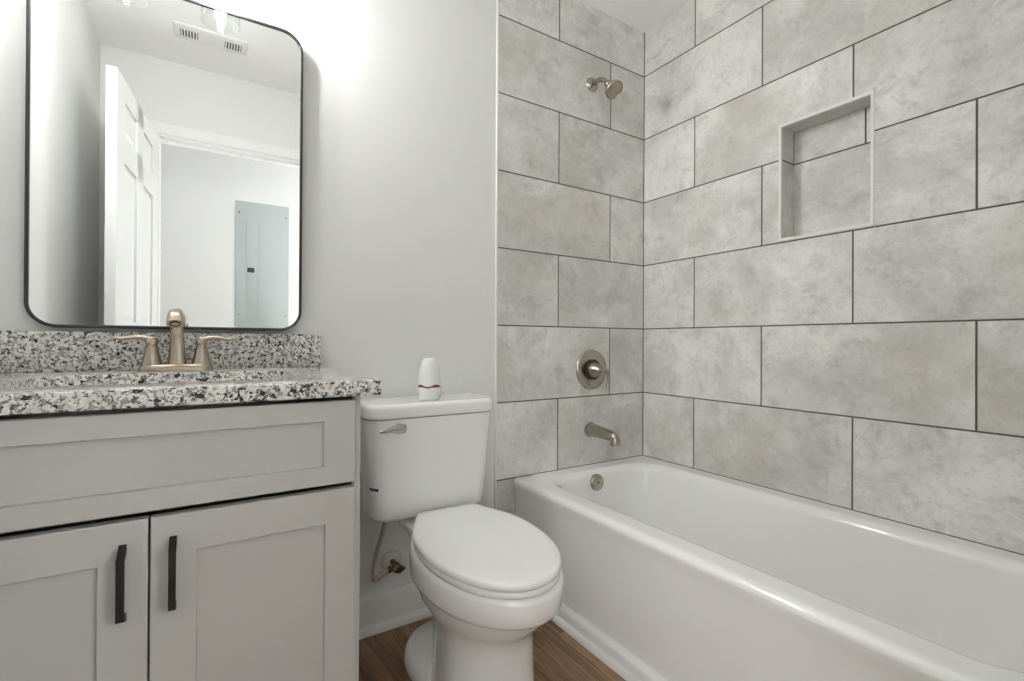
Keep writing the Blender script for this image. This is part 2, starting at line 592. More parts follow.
for x0 in (st, st + pw + ctr):
    for (a, b_) in ((0.235, 0.875), (1.035, 1.685), (1.795, 1.935)):
        for s in (0, 1):
            y = 0.010 if s == 0 else DT - 0.010
            yo = 0.004 if s == 0 else DT - 0.004
            r0 = [(x0 + 0.004, a + 0.004), (x0 + pw - 0.004, a + 0.004), (x0 + pw - 0.004, b_ - 0.004), (x0 + 0.004, b_ - 0.004)]
            q = 0.026
            r1 = [(x0 + q, a + q), (x0 + pw - q, a + q), (x0 + pw - q, b_ - q), (x0 + q, b_ - q)]
            b2 = bmesh.new()
            loft(b2, [[Vector((p[0], y, p[1])) for p in r0], [Vector((p[0], yo, p[1])) for p in r1]])
            b2.transform(MD)
            add(bm, b2)
door = struct('door_1', bm, M_door)
bm = NB()
for s in (-1, 1):
    base = MD @ Vector((DW - 0.062, 0 if s < 0 else DT, 0.90))
    d = (MD.to_3x3() @ Vector((0, s, 0)))
    lathe(bm, [(0.031, 0), (0.031, 0.004), (0.012, 0.008), (0.012, 0.028), (0.024, 0.036), (0.027, 0.046), (0.022, 0.056), (0.010, 0.060)], 24, axis(base, d))
kn = link('knob', bm, M_nickel, door)
kn['label'] = 'brushed nickel door knob'

# ------------------------------------------------------------------ vanity
VX0, VX1, VYF = -2.190, -1.5040, -0.6055     # cabinet box (front of the fronts' backs)
SP = -1.8505
van = thing('vanity_cabinet', 'grey shaker bathroom vanity cabinet under the granite countertop', 'cabinet', (SP, -0.3, 0))
bm = NB()
box(bm, VX0, VX0 + 0.016, VYF + 0.001, -0.002, 0.100, 0.8555)
box(bm, VX1 - 0.016, VX1, VYF + 0.001, -0.002, 0.100, 0.8555)
box(bm, VX1 - 0.0125, VX1, VYF - 0.004, VYF + 0.002, 0.100, 0.8555, 0.001, 1)
box(bm, VX0, VX0 + 0.0045, VYF - 0.018, VYF + 0.002, 0.100, 0.8555, 0.001, 1)
box(bm, VX0 + 0.016, VX1 - 0.016, VYF + 0.020, -0.002, 0.100, 0.116)
box(bm, VX0 + 0.016, VX1 - 0.016, -0.014, -0.002, 0.116, 0.80)
box(bm, VX0 + 0.002, VX1 - 0.002, VYF + 0.065, VYF + 0.080, 0.0, 0.100)
box(bm, VX0 + 0.002, VX0 + 0.018, VYF + 0.080, -0.004, 0.0, 0.100)
box(bm, VX1 - 0.018, VX1 - 0.002, VYF + 0.080, -0.004, 0.0, 0.100)
box(bm, XL + 0.002, VX0, VYF + 0.004, VYF + 0.024, 0.0, 0.8555)
link('body', bm, M_cab, van, 30)

def shaker(x0, x1, z0, z1, rl, rr, rb, rt, depth=0.0195):
    """five-piece front facing -y: bevelled outer frame with a flat recessed panel"""
    yb, yf = VYF + 0.001, VYF - depth
    e = 0.0015
    yr = yf + 0.0095
    def R(i, y, k=0.0):
        if k:
            return [Vector((x0 + rl + i, y, z0 + rb + i)), Vector((x1 - rr - i, y, z0 + rb + i)), Vector((x1 - rr - i, y, z1 - rt - i)), Vector((x0 + rl + i, y, z1 - rt - i))]
        return [Vector((x0 + i, y, z0 + i)), Vector((x1 - i, y, z0 + i)), Vector((x1 - i, y, z1 - i)), Vector((x0 + i, y, z1 - i))]
    b = bmesh.new()
    loft(b, [R(0, yb), R(0, yf + e), R(e, yf), R(-0.001, yf, 1), R(0, yf + 0.001, 1), R(0.0005, yr, 1)], True, True)
    return b
link('drawer_front', shaker(VX0 + 0.0055, VX1 - 0.0135, 0.6835, 0.8475, 0.061, 0.061, 0.0365, 0.039), M_cab, van, 20)['label'] = 'wide recessed-panel false drawer front'
def pull(x, z0, z1, yf):
    bm = NB()
    # square bar pull with slanted ends
    hw, t, so = 0.0052, 0.0085, 0.032
    prof_o = [(yf, z0 - 0.002), (yf - so, z0 + 0.012), (yf - so, z1 - 0.012), (yf, z1 + 0.002)]
    prof_i = [(yf, z0 + 0.012), (yf - so + t, z0 + 0.0185), (yf - so + t, z1 - 0.0185), (yf, z1 - 0.012)]
    for i in range(3):
        b = bmesh.new()
        q = [prof_o[i], prof_o[i + 1], prof_i[i + 1], prof_i[i]]
        loft(b, [[Vector((x - hw, y, z)) for y, z in q], [Vector((x + hw, y, z)) for y, z in q]])
        add(bm, b)
    return bm
for x0, x1, hx, lb in ((VX0 + 0.0055, SP - 0.0015, -1.8845, 'left'), (SP + 0.0015, VX1 - 0.0135, -1.8180, 'right')):
    d = link('door', shaker(x0, x1, 0.108, 0.6725, 0.0645 if lb == 'right' else 0.0575, 0.0575 if lb == 'right' else 0.0645, 0.065, 0.065), M_cab, van, 20)
    h = link('handle', pull(hx, 0.5145, 0.6350, VYF - 0.0195), M_black, d, 25)
    h['label'] = 'black bar handle'

# countertop: granite slab with an undermount cut-out
CX0, CX1, CYF, CZ, CT = XL + 0.001, -1.469, -0.637, 0.8865, 0.0300
SX0, SX1, SY0, SY1 = -2.075, -1.600, -0.500, -0.183
top = thing('vanity_countertop', 'speckled white and black granite countertop on the grey vanity', 'countertop', (SP, -0.3, CZ - CT))
bm = NB()
e = 0.003
def oring(i, z):
    return rrect(CX0 + i, CX1 - i, CYF + i, -0.001 - i * 0, 0.0015, z)
def hring(i, z):
    return rrect(SX0 + i, SX1 - i, SY0 + i, SY1 - i, 0.085 - i, z)
loft(bm, [oring(0.001, CZ - CT), oring(0, CZ - CT + 0.001), oring(0, CZ - e), oring(e * 0.3, CZ - e * 0.3), oring(e, CZ),
          hring(-0.0025, CZ), hring(-0.0006, CZ - 0.0008), hring(0, CZ - 0.003), hring(0, CZ - CT)], closed=True)
link('slab', bm, M_granite, top, 35)
bm = NB()
box(bm, CX0, CX1, -0.0205, 0.003, CZ + 0.0003, 0.9865, 0.0015, 2)
link('backsplash', bm, M_granite, top, 35)

# undermount basin
sink = thing('sink_basin', 'white undermount sink basin beneath the granite cut-out', 'sink', (-1.8375, -0.34, 0.74))
bm = NB()
zr = CZ - CT - 0.0006
def sring(i, z, r=0.09):
    return rrect(SX0 + i, SX1 - i, SY0 + i, SY1 - i, max(0.02, r), z)
loft(bm, [sring(-0.022, zr - 0.012), sring(-0.022, zr), sring(0.004, zr), sring(0.012, zr - 0.02), sring(0.03, zr - 0.08, 0.08), sring(0.055, zr - 0.115, 0.07),
          sring(0.11, zr - 0.13, 0.04), sring(0.135, zr - 0.132, 0.02)], False, True)
loft(bm, [sring(-0.022, zr - 0.012), sring(-0.004, zr - 0.03), sring(0.014, zr - 0.09, 0.08), sring(0.05, zr - 0.135, 0.06), sring(0.13, zr - 0.145, 0.02)], False, True)
bmesh.ops.remove_doubles(bm, verts=bm.verts[:], dist=1e-6)
link('bowl', bm, M_porc, sink, 50)
bm = NB()
lathe(bm, [(0.03, -0.004), (0.031, 0.001), (0.024, 0.003), (0.018, 0.0), (0.004, 0.002)], 24, Matrix.Translation((-1.8375, -0.34, zr - 0.131)))
link('drain', bm, M_nickel, sink)

# faucet
FX, FY = -1.836, -0.088
fa = thing('sink_faucet', 'brushed nickel two-handle faucet standing on the granite countertop', 'faucet', (FX, FY, CZ))
bm = NB()
def fring(ax, ay, z, n=40, p=3.2):
    r = []
    for k in range(n):
        th = 2 * math.pi * k / n
        c, s = math.cos(th), math.sin(th)
        r.append(Vector((FX + ax * math.copysign(abs(c) ** (2 / p), c), FY + ay * math.copysign(abs(s) ** (2 / p), s), CZ + z)))
    return r
loft(bm, [fring(0.080, 0.030, 0.0004), fring(0.080, 0.030, 0.006), fring(0.0775, 0.0275, 0.014), fring(0.074, 0.024, 0.0175), fring(0.05, 0.015, 0.019)])
link('base_plate', bm, M_champ, fa, 50)
bm = NB()
path = smoothpath([(FX, FY, CZ + 0.010), (FX, FY + 0.001, CZ + 0.055), (FX, FY - 0.004, CZ + 0.103), (FX, FY - 0.026, CZ + 0.137), (FX, FY - 0.065, CZ + 0.1445), (FX, FY - 0.098, CZ + 0.136), (FX, FY - 0.112, CZ + 0.119)], 7)
def frad(t):
    # broad foot, slim waist, fuller square-ended tip
    wv = 0.0215 - 0.007 * math.sin(min(1, t / 0.45) * math.pi / 2) if t < 0.45 else 0.0145 + 0.0035 * ((t - 0.45) / 0.55) ** 1.2
    hv = 0.021 - 0.007 * math.sin(min(1, t / 0.45) * math.pi / 2) if t < 0.45 else 0.014 + 0.001 * (t - 0.45) / 0.55
    return wv, hv
sweep(bm, path, frad, 28, side=(1, 0, 0), power=2.6)
sp_ = link('spout', bm, M_champ, fa, 50)
bm = NB()
lathe(bm, [(0.011, 0), (0.011, 0.003), (0.009, 0.004), (0.009, 0.001)], 20, axis((FX, FY - 0.1105, CZ + 0.1205), (0, -0.55, -0.83)))
link('aerator', bm, M_nickel_dk, sp_)
for s in (-1, 1):
    bm = NB()
    hx = FX + s * 0.053
    lathe(bm, [(0.0250, 0.010), (0.0225, 0.020), (0.0175, 0.040), (0.0140, 0.058), (0.0125, 0.066), (0.0118, 0.0675), (0.0128, 0.069), (0.0138, 0.078), (0.0125, 0.085), (0.007, 0.089)], 28, Matrix.Translation((hx, FY, CZ)))
    pth = smoothpath([(hx - s * 0.004, FY, CZ + 0.078), (hx + s * 0.018, FY - 0.001, CZ + 0.086), (hx + s * 0.042, FY - 0.002, CZ + 0.086), (hx + s * 0.062, FY - 0.003, CZ + 0.083), (hx + s * 0.077, FY - 0.003, CZ + 0.086)], 7)
    sweep(bm, pth, lambda t: (0.011 - 0.003 * t if t < 0.9 else 0.0055, 0.0078 - 0.0042 * t), 18, side=(0, 1, 0))
    link('handle', bm, M_champ, fa, 50)

# ------------------------------------------------------------------ mirror
MX0, MX1, MZ0, MZ1, MR = -2.1390, -1.5265, 0.9960, 1.9030, 0.060
mi = thing('wall_mirror', 'tall rounded-corner mirror in a thin black frame above the vanity', 'mirror', ((MX0 + MX1) / 2, 0.0, MZ0))
def mring(i, y):
    return [Vector((p.x, y, p.y)) for p in rrect(MX0 + i, MX1 - i, MZ0 + i, MZ1 - i, MR - i, 0, 14, 4)]
bm = NB()
loft(bm, [mring(0.0, 0.003), mring(0.0, -0.026), mring(0.001, -0.027), mring(0.0065, -0.027), mring(0.0075, -0.026), mring(0.0075, -0.0215), mring(0.012, -0.0215), mring(0.012, 0.003)], closed=True)
link('frame', bm, M_frame, mi, 40)
bm = NB()
bm.faces.new([bm.verts.new(p) for p in mring(0.0072, -0.0225)])
bm.faces.new([bm.verts.new(p) for p in reversed(mring(0.0072, -0.0190))])
bm.verts.ensure_lookup_table()
n_ = len(bm.verts) // 2
for i in range(n_):
    j = (i + 1) % n_
    a, b_, c_, d_ = bm.verts[i], bm.verts[j], bm.verts[2 * n_ - 1 - j], bm.verts[2 * n_ - 1 - i]
    bm.faces.new((a, b_, c_, d_))
link('glass', bm, M_mirror, mi, 0)

# ------------------------------------------------------------------ vanity light above the mirror
LXS = (-1.965, -1.741)
LD, LY = 0.035, -0.138
vl = thing('vanity_light', 'two-lamp wall light with clear glass cylinder shades above the mirror', 'wall lamp', (-1.853, 0.0, 2.08 + LD))
bm = NB()
box(bm, -2.02, -1.686, -0.024, 0.003, 2.055 + LD, 2.125 + LD, 0.006, 2)
link('backplate', bm, M_nickel, vl, 30)
for lx in LXS:
    bm = NB()
    sweep(bm, smoothpath([(lx, -0.02, 2.09 + LD), (lx, LY + 0.045, 2.092 + LD), (lx, LY + 0.008, 2.085 + LD), (lx, LY, 2.055 + LD)], 6), lambda t: (0.008, 0.008), 14)
    lathe(bm, [(0.010, 2.066), (0.026, 2.058), (0.028, 2.050), (0.028, 2.022), (0.020, 2.018), (0.012, 2.016)], 28, Matrix.Translation((lx, LY, LD)))
    link('arm', bm, M_nickel, vl, 40)
    bm = NB()
    lathe(bm, [(0.029, 2.046), (0.046, 2.044), (0.0505, 2.036), (0.0510, 1.890), (0.0500, 1.8885), (0.0490, 1.890), (0.0485, 2.034), (0.045, 2.0405), (0.029, 2.0425)], 40, Matrix.Translation((lx, LY, LD)), False, False)
    sh = link('lamp_shade', bm, M_glass, vl, 40)
    bm = NB()
    lathe(bm, [(0.010, 2.019), (0.0135, 2.005), (0.0150, 1.990), (0.0150, 1.925), (0.012, 1.915), (0.005, 1.911)], 20, Matrix.Translation((lx, LY, LD)))
    link('bulb', bm, M_bulb, sh, 60)

# ------------------------------------------------------------------ toilet
TX = -1.160
to = thing('toilet', 'white two-piece toilet with closed lid between vanity and bathtub', 'toilet', (TX, -0.35, 0))
def egg(yb, yf, w, z, n=56, back=2.6, front=2.0, yc=None, cx=TX, rot=0.0, wb=None):
    """plan outline: elliptical front, squarer back"""
    if yc is None:
        yc = yb + (yf - yb) * 0.42
    r = []
    for k in range(n):
        th = 2 * math.pi * k / n
        c, s = math.cos(th), math.sin(th)
        if s < 0:
            x = w * math.copysign(abs(c) ** (2 / front), c)
            y = yc + (yc - yf) * -(abs(s) ** (2 / front))
        else:
            x = w * math.copysign(abs(c) ** (2 / back), c)
            y = yc + (yb - yc) * abs(s) ** (2 / back)
            if wb is not None:
                t = (abs(s) ** (2 / back))
                x *= 1 + (wb / w - 1) * t
        r.append(Vector((cx + x, y, z)))
    return r
BX = -1.141
def oval(yb, yf, w, z, cx, wb, ym=-0.475, n=64, r=0.012, shrink=0.0):
    """toilet-seat outline: half ellipse in front, tapering with straight sides to a flat back"""
    half = []
    m = n // 4
    for k in range(m + 1):                      # front tip -> widest
        th = math.pi / 2 * k / m
        half.append((w * math.sin(th), ym + (yf - ym) * math.cos(th)))
    L_ = yb - ym
    for t, f in ((0.12, 0.0), (0.25, 0.035), (0.38, 0.12), (0.50, 0.26), (0.62, 0.44), (0.74, 0.64), (0.86, 0.84), (0.93, 0.93)):
        half.append((w + (wb - w) * f, ym + L_ * t))
    half.append((wb, yb - r)); half.append((wb - r * 0.3, yb - r * 0.3)); half.append((wb - r, yb)); half.append((wb * 0.5, yb))
    pts = [(x, y) for x, y in half] + [(-x, y) for x, y in reversed(half[1:])]
    return [Vector((cx + x, y, z)) for x, y in pts]
bm = NB()
def bo(yf, w, z, yb=-0.195, wb=0.092, ym=-0.47):
    return oval(yb, yf, w, z, BX, wb, ym, r=0.025)
def co(yf, w, z, yb, wb):
    return oval(yb, yf, w, z, BX, wb, -0.50, r=0.030)
loft(bm, [co(-0.645, 0.126, 0.0, -0.36, 0.105), co(-0.646, 0.127, 0.012, -0.36, 0.105), co(-0.641, 0.124, 0.05, -0.365, 0.103),
          co(-0.634, 0.120, 0.12, -0.37, 0.098), co(-0.632, 0.118, 0.20, -0.36, 0.095), co(-0.640, 0.121, 0.238, -0.34, 0.095),
          bo(-0.664, 0.135, 0.262, yb=-0.315, wb=0.098), bo(-0.690, 0.152, 0.290, yb=-0.275, wb=0.10), bo(-0.703, 0.157, 0.314, yb=-0.235), bo(-0.709, 0.160, 0.323, yb=-0.215),
          bo(-0.738, 0.1690, 0.330, yb=-0.200), bo(-0.746, 0.1718, 0.340), bo(-0.752, 0.1735, 0.385), bo(-0.750, 0.1725, 0.396), bo(-0.742, 0.168, 0.4025), bo(-0.695, 0.135, 0.4035, wb=0.09)])
# rear foot and trapway
loft(bm, [egg(-0.125, -0.50, 0.132, 0.0, cx=BX, back=2.2), egg(-0.125, -0.50, 0.134, 0.012, cx=BX, back=2.2), egg(-0.13, -0.49, 0.129, 0.036, cx=BX, back=2.2),
          egg(-0.140, -0.47, 0.116, 0.050, cx=BX, back=2.2), egg(-0.20, -0.44, 0.055, 0.056, cx=BX + 0.02, back=2.2), egg(-0.20, -0.44, 0.045, 0.16, cx=BX + 0.02), egg(-0.16, -0.44, 0.050, 0.25, cx=BX + 0.015), egg(-0.10, -0.42, 0.075, 0.32, cx=BX)])
# deck that carries the tank
loft(bm, [rrect(BX - 0.060, BX + 0.085, -0.30, -0.080, 0.03, 0.32), rrect(BX - 0.085, BX + 0.100, -0.30, -0.050, 0.03, 0.36), rrect(BX - 0.105, BX + 0.110, -0.30, -0.035, 0.03, 0.396), rrect(BX - 0.095, BX + 0.100, -0.29, -0.045, 0.03, 0.404)])
link('bowl', bm, M_porc, to, 50)

# seat and lid (slightly turned on their hinges)
LX = -1.1565
SROT = Matrix.Translation((LX, -0.75, 0)) @ Matrix.Rotation(math.radians(-3.2), 4, 'Z') @ Matrix.Translation((-LX, 0.75, 0))
def seatring(i, z):
    return [SROT @ p for p in oval(-0.212 - i, -0.752 + i, 0.1695 - i, z, LX, 0.100 - i * 0.7, r=0.012)]
bm = NB()
loft(bm, [seatring(0.006, 0.4045), seatring(0.003, 0.408), seatring(0.003, 0.416), seatring(0.006, 0.4195), seatring(0.09, 0.4200)])
link('seat', bm, M_seat, to, 50)
bm = NB()
loft(bm, [seatring(0.006, 0.4215), seatring(0.001, 0.4235), seatring(-0.001, 0.428), seatring(-0.001, 0.434), seatring(0.0012, 0.4385), seatring(0.005, 0.4405), seatring(0.02, 0.4415), seatring(0.075, 0.4425)])
link('seat_lid', bm, M_seat, to, 60)
for s in (-1, 1):
    bm = NB()
    c = SROT @ Vector((LX + s * 0.066, -0.205, 0.43))
    box(bm, c.x - 0.022, c.x + 0.022, c.y - 0.014, c.y + 0.010, 0.402, 0.434, 0.006, 3)
    link('hinge', bm, M_seat, to, 50)

# tank
KX = -1.1520
bm = NB()
def trg(hw, yb, yf, z, r=0.05, dx=0.0):
    return rrect(KX - hw + dx, KX + hw + dx, yf, yb, (0.012, 0.012, r, r), z, 8, 6)
loft(bm, [trg(0.172, -0.055, -0.165, 0.4125, 0.04), trg(0.186, -0.045, -0.180, 0.417, 0.045), trg(0.192, -0.040, -0.187, 0.430, 0.050), trg(0.196, -0.036, -0.190, 0.47, 0.050),
          trg(0.205, -0.026, -0.194, 0.60, 0.050), trg(0.214, -0.020, -0.197, 0.70, 0.050), trg(0.217, -0.018, -0.198, 0.7290, 0.050), trg(0.19, -0.03, -0.175, 0.7290, 0.04)])
tank = link('tank', bm, M_porc, to, 50)
bm = NB()
def lrg(i, z):
    return rrect(KX - 0.2205 + i, KX + 0.2205 - i, -0.205 + i, -0.010 - i, (0.012, 0.012, 0.050 - i * 0.9, 0.050 - i * 0.9), z, 8, 6)
loft(bm, [lrg(0.020, 0.7320), lrg(0.003, 0.7322), lrg(0.001, 0.7335), lrg(0.0, 0.7375), lrg(0.0, 0.7615), lrg(0.0015, 0.7680), lrg(0.006, 0.7730), lrg(0.011, 0.7755), lrg(0.011, 0.7758)])
link('tank_lid', bm, M_porc, to, 50)
# flush lever
bm = NB()
lathe(bm, [(0.0155, 0), (0.0155, 0.004), (0.0120, 0.008), (0.010, 0.014)], 20, axis((-1.2780, -0.1965, 0.702), (0, -1, 0)))
b = bmesh.new()
ring = lambda x, h, t: [Vector((x, -0.2075 - t * math.sin(2 * math.pi * k / 16), 0.703 + h * math.cos(2 * math.pi * k / 16))) for k in range(16)]
def ring2(x, zc, h, t):
    return [Vector((x, -0.2125 - t * math.sin(2 * math.pi * k / 16), zc + h * math.cos(2 * math.pi * k / 16))) for k in range(16)]
loft(b, [ring2(-1.2600, 0.703, 0.009, 0.003), ring2(-1.2640, 0.703, 0.014, 0.006), ring2(-1.2810, 0.7035, 0.0150, 0.007), ring2(-1.2990, 0.7035, 0.0105, 0.006), ring2(-1.3210, 0.7015, 0.0075, 0.005), ring2(-1.3390, 0.700, 0.0055, 0.004), ring2(-1.3420, 0.700, 0.003, 0.002)])
add(bm, b)
lv = link('flush_lever', bm, M_chrome, to, 50)
lv['label'] = 'small chrome flush lever'
MK0 = 184
# blue printed mark low on the left side of the tank
bm = NB()
b = bmesh.new()
ca, cr = (KX - 0.1985 + 0.050, -0.192 + 0.050), 0.0502     # corner arc of the tank at this height
arc = [math.radians(a) for a in (MK0, MK0 + 9, MK0 + 18, MK0 + 27, MK0 + 36, MK0 + 45)]
loft(b, [[Vector((ca[0] + r_ * math.cos(a), ca[1] + r_ * math.sin(a), z)) for r_, z in ((cr - 0.003, 0.5140), (cr + 0.0006, 0.5140), (cr + 0.0008, 0.5225), (cr - 0.003, 0.5225))] for a in arc])
add(bm, b)
link('printed_mark', bm, M_blue, to, 0)['label'] = 'small blue printed mark'

# shut-off valve with supply hose
sv = thing('shutoff_valve', 'small metal water shut-off valve on the wall under the toilet tank', 'valve', (-1.2340, 0.0, 0.237))
bm = NB()
lathe(bm, [(0.036, 0), (0.0355, 0.004), (0.028, 0.009), (0.014, 0.012)], 28, axis((-1.2310, 0.004, 0.215), (0, -1, 0)))
link('wall_plate', bm, plain('white_plate', sr(214, 212, 207), 0.35), sv, 50)
bm = NB()
lathe(bm, [(0.009, 0.0), (0.009, 0.035), (0.013, 0.037), (0.013, 0.052), (0.009, 0.054), (0.009, 0.062)], 18, axis((-1.2310, -0.006, 0.215), (0, -1, 0)))
lathe(bm, [(0.0075, 0.0), (0.0075, 0.018), (0.0105, 0.019), (0.0105, 0.030), (0.006, 0.031)], 16, axis((-1.2310, -0.052, 0.215), (-1, 0, -0.15)))
M_valve = plain('aged_brass', sr(120, 100, 78), 0.35, metal=1.0)
link('valve_body', bm, M_valve, sv, 40)
bm = NB()
b = bmesh.new()
n = 24
rings = []
for zz, sc_ in ((0.0, 0.7), (0.003, 1.0), (0.009, 1.0), (0.012, 0.75)):
    rings.append([Vector((0.020 * sc_ * math.cos(2 * math.pi * k / n) * (1 + 0.08 * math.cos(8 * math.pi * k / n)), 0.012 * sc_ * math.sin(2 * math.pi * k / n) * (1 + 0.08 * math.cos(8 * math.pi * k / n)), zz)) for k in range(n)])
loft(b, rings)
b.transform(axis((-1.2310, -0.068, 0.215), (0, -1, 0)))
add(bm, b)
link('turn_handle', bm, M_valve, sv, 40)
bm = NB()
sweep(bm, smoothpath([(-1.2610, -0.052, 0.2105), (-1.2810, -0.053, 0.2015), (-1.3040, -0.060, 0.193), (-1.3170, -0.068, 0.212), (-1.3090, -0.080, 0.285), (-1.2950, -0.092, 0.345), (-1.2890, -0.100, 0.385), (-1.2880, -0.104, 0.414)], 8), lambda t: (0.0068, 0.0068), 12)
lathe(bm, [(0.011, 0), (0.0125, 0.004), (0.0125, 0.022), (0.008, 0.024)], 8, Matrix.Translation((-1.2880, -0.104, 0.405)))
link('supply_hose', bm, M_hose, sv, 40)

# air freshener on the tank lid
ax, ay, az = -1.1545, -0.138, 0.7760
af = thing('air_freshener', 'white tapered air freshener with a wavy red band on the toilet tank', 'air freshener', (ax, ay, az))
bm = NB()
T = Matrix.Translation((ax, ay, az))
lathe(bm, [(0.026, 0.0), (0.030, 0.0015), (0.0325, 0.008), (0.0355, 0.024), (0.0368, 0.0385), (0.0368, 0.0420)], 36, T)
link('base', bm, M_fresh, af, 60)
bm = NB()
n = 48
wav = lambda k: 0.0035 * math.sin(2 * math.pi * 4 * k / n + 0.6)
pr = [(0.0362, 0.0470), (0.0362, 0.062), (0.0350, 0.078), (0.0315, 0.098), (0.0265, 0.117), (0.0220, 0.129), (0.0175, 0.1345), (0.010, 0.1365)]
rings = []
for i, (r, z) in enumerate(pr):
    f = max(0, 1 - i / 2.0)
    rings.append([T @ Vector((r * math.cos(2 * math.pi * k / n), r * math.sin(2 * math.pi * k / n), z + wav(k) * f)) for k in range(n)])
loft(bm, rings)
link('cap', bm, M_fresh, af, 60)
bm = NB()
rings = []
for r, z, f in ((0.0355, 0.040, 0.6), (0.0370, 0.0435, 1.0), (0.0369, 0.0465, 1), (0.035, 0.050, 1)):
    rings.append([T @ Vector((r * math.cos(2 * math.pi * k / n), r * math.sin(2 * math.pi * k / n), z + wav(k) * f)) for k in range(n)])
loft(bm, rings)
link('band', bm, M_red, af, 60)['label'] = 'wavy dark red band'

# ------------------------------------------------------------------ bathtub
tub = thing('bathtub', 'white alcove bathtub with a plain front apron along the tiled wall', 'bathtub', (-0.37, -0.76, 0))
Y1, Y0, X1 = -0.001, -1.524, -0.001
bm = NB()
def tr_(xf, z, i=0.0, r=0.004):
    return rrect(xf, X1 - i, Y0 + i, Y1 - i, r, z, 10, 10)
def ti(x0, x1, y0, y1, r, z):
    return rrect(x0, x1, y0, y1, r, z, 10, 10)
rings = [tr_(-0.737, 0.0), tr_(-0.737, 0.040), tr_(-0.735, 0.050), tr_(-0.724, 0.057), tr_(-0.722, 0.066), tr_(-0.722, 0.10), tr_(-0.726, 0.25), tr_(-0.731, 0.36), tr_(-0.735, 0.385)]
for k in range(7):                                   # rolled outer edge of the front rim
    a = math.pi / 2 * k / 6
    rings.append(tr_(-0.7395 + 0.022 * (1 - math.cos(a)), 0.4035 + 0.022 * math.sin(a)))
rings += [ti(-0.700, -0.020, -1.500, -0.025, 0.05, 0.4255), ti(-0.678, -0.050, -1.476, -0.055, 0.11, 0.4255)]
for k in range(9):                                   # rolled inner edge down into the basin
    a = math.pi / 2 * 0.92 * k / 8
    o_ = 0.030 * math.sin(a)
    z_ = 0.4255 - 0.034 * (1 - math.cos(a))
    rings.append(ti(-0.664 + o_, -0.062 - o_, -1.462 + o_, -0.066 - o_, 0.13, z_))
rings += [ti(-0.626, -0.098, -1.405, -0.100, 0.135, 0.34), ti(-0.608, -0.115, -1.340, -0.117, 0.14, 0.22), ti(-0.590, -0.130, -1.290, -0.130, 0.14, 0.13),
          ti(-0.570, -0.150, -1.260, -0.150, 0.13, 0.095), ti(-0.53, -0.19, -1.20, -0.19, 0.10, 0.080), ti(-0.45, -0.27, -1.1, -0.27, 0.05, 0.076)]
loft(bm, rings, True, True)
tb = link('shell', bm, M_tub, tub, 60)
tb['label'] = 'white enamelled tub shell'
# overflow cover on the end wall of the basin
oc, od = Vector((-0.386, -0.0970, 0.379)), Vector((0, -1, 0.14))
bm = NB()
lathe(bm, [(0.0335, -0.004), (0.0345, 0.004), (0.0325, 0.010), (0.027, 0.0135), (0.010, 0.0145)], 36, axis(oc, od))
ov = link('overflow_cover', bm, M_nickel, tub, 50)
ov['label'] = 'round brushed nickel overflow cover'
bm = NB()
lathe(bm, [(0.0040, 0.0), (0.0040, 0.002), (0.0028, 0.003)], 14, axis(oc + od.normalized() * 0.014, od))
link('screw', bm, M_nickel_dk, ov, 50)

# ------------------------------------------------------------------ shower fittings
PX = -0.335
sp = thing('tub_spout', 'brushed nickel tub spout on the tiled wall over the bathtub', 'spout', (PX, 0.0, 0.578))
bm = NB()
path = smoothpath([(PX, 0.003, 0.580), (PX, -0.03, 0.580), (PX, -0.080, 0.577), (PX, -0.128, 0.574), (PX, -0.149, 0.569), (PX, -0.155, 0.556), (PX, -0.155, 0.538)], 6)
def srad(t):
    return (0.0300 - 0.009 * min(1, t / 0.6), 0.0300 - 0.009 * min(1, t / 0.6))
sweep(bm, path, srad, 24, side=(1, 0, 0))
link('spout_body', bm, M_nickel, sp, 50)
bm = NB()
lathe(bm, [(0.030, 0), (0.0335, 0.001), (0.0335, 0.005), (0.029, 0.008)], 28, axis((PX, 0.001, 0.580), (0, -1, 0)))
link('collar', bm, M_nickel, sp, 50)

va = thing('shower_valve', 'round brushed nickel shower valve with small lever on the tiled wall', 'shower control', (PX, 0.0, 0.845))
bm = NB()
lathe(bm, [(0.086, 0.0), (0.088, 0.002), (0.086, 0.007), (0.074, 0.011), (0.060, 0.0085), (0.046, 0.0075), (0.040, 0.008)], 48, axis((PX + 0.004, 0.0, 0.845), (0, -1, 0)))
link('wall_plate', bm, M_nickel, va, 50)
bm = NB()
lathe(bm, [(0.044, 0.006), (0.045, 0.016), (0.041, 0.020), (0.034, 0.021)], 36, axis((PX + 0.004, 0.0, 0.845), (0, -1, 0)))
link('collar', bm, M_nickel_dk, va, 50)['label'] = 'dark seam ring around the hub'
bm = NB()
lathe(bm, [(0.036, 0.018), (0.035, 0.026), (0.026, 0.044), (0.017, 0.060), (0.013, 0.070), (0.012, 0.078), (0.007, 0.081)], 32, axis((PX + 0.004, 0.0, 0.845), (0, -1, 0)))
pth = smoothpath([(PX + 0.004, -0.070, 0.848), (PX + 0.020, -0.073, 0.849), (PX + 0.034, -0.073, 0.838), (PX + 0.039, -0.071, 0.812), (PX + 0.037, -0.070, 0.783), (PX + 0.034, -0.072, 0.768)], 6)
sweep(bm, pth, lambda t: (0.0085 - 0.003 * t, 0.0065 - 0.002 * t), 14)
link('lever', bm, M_nickel, va, 50)

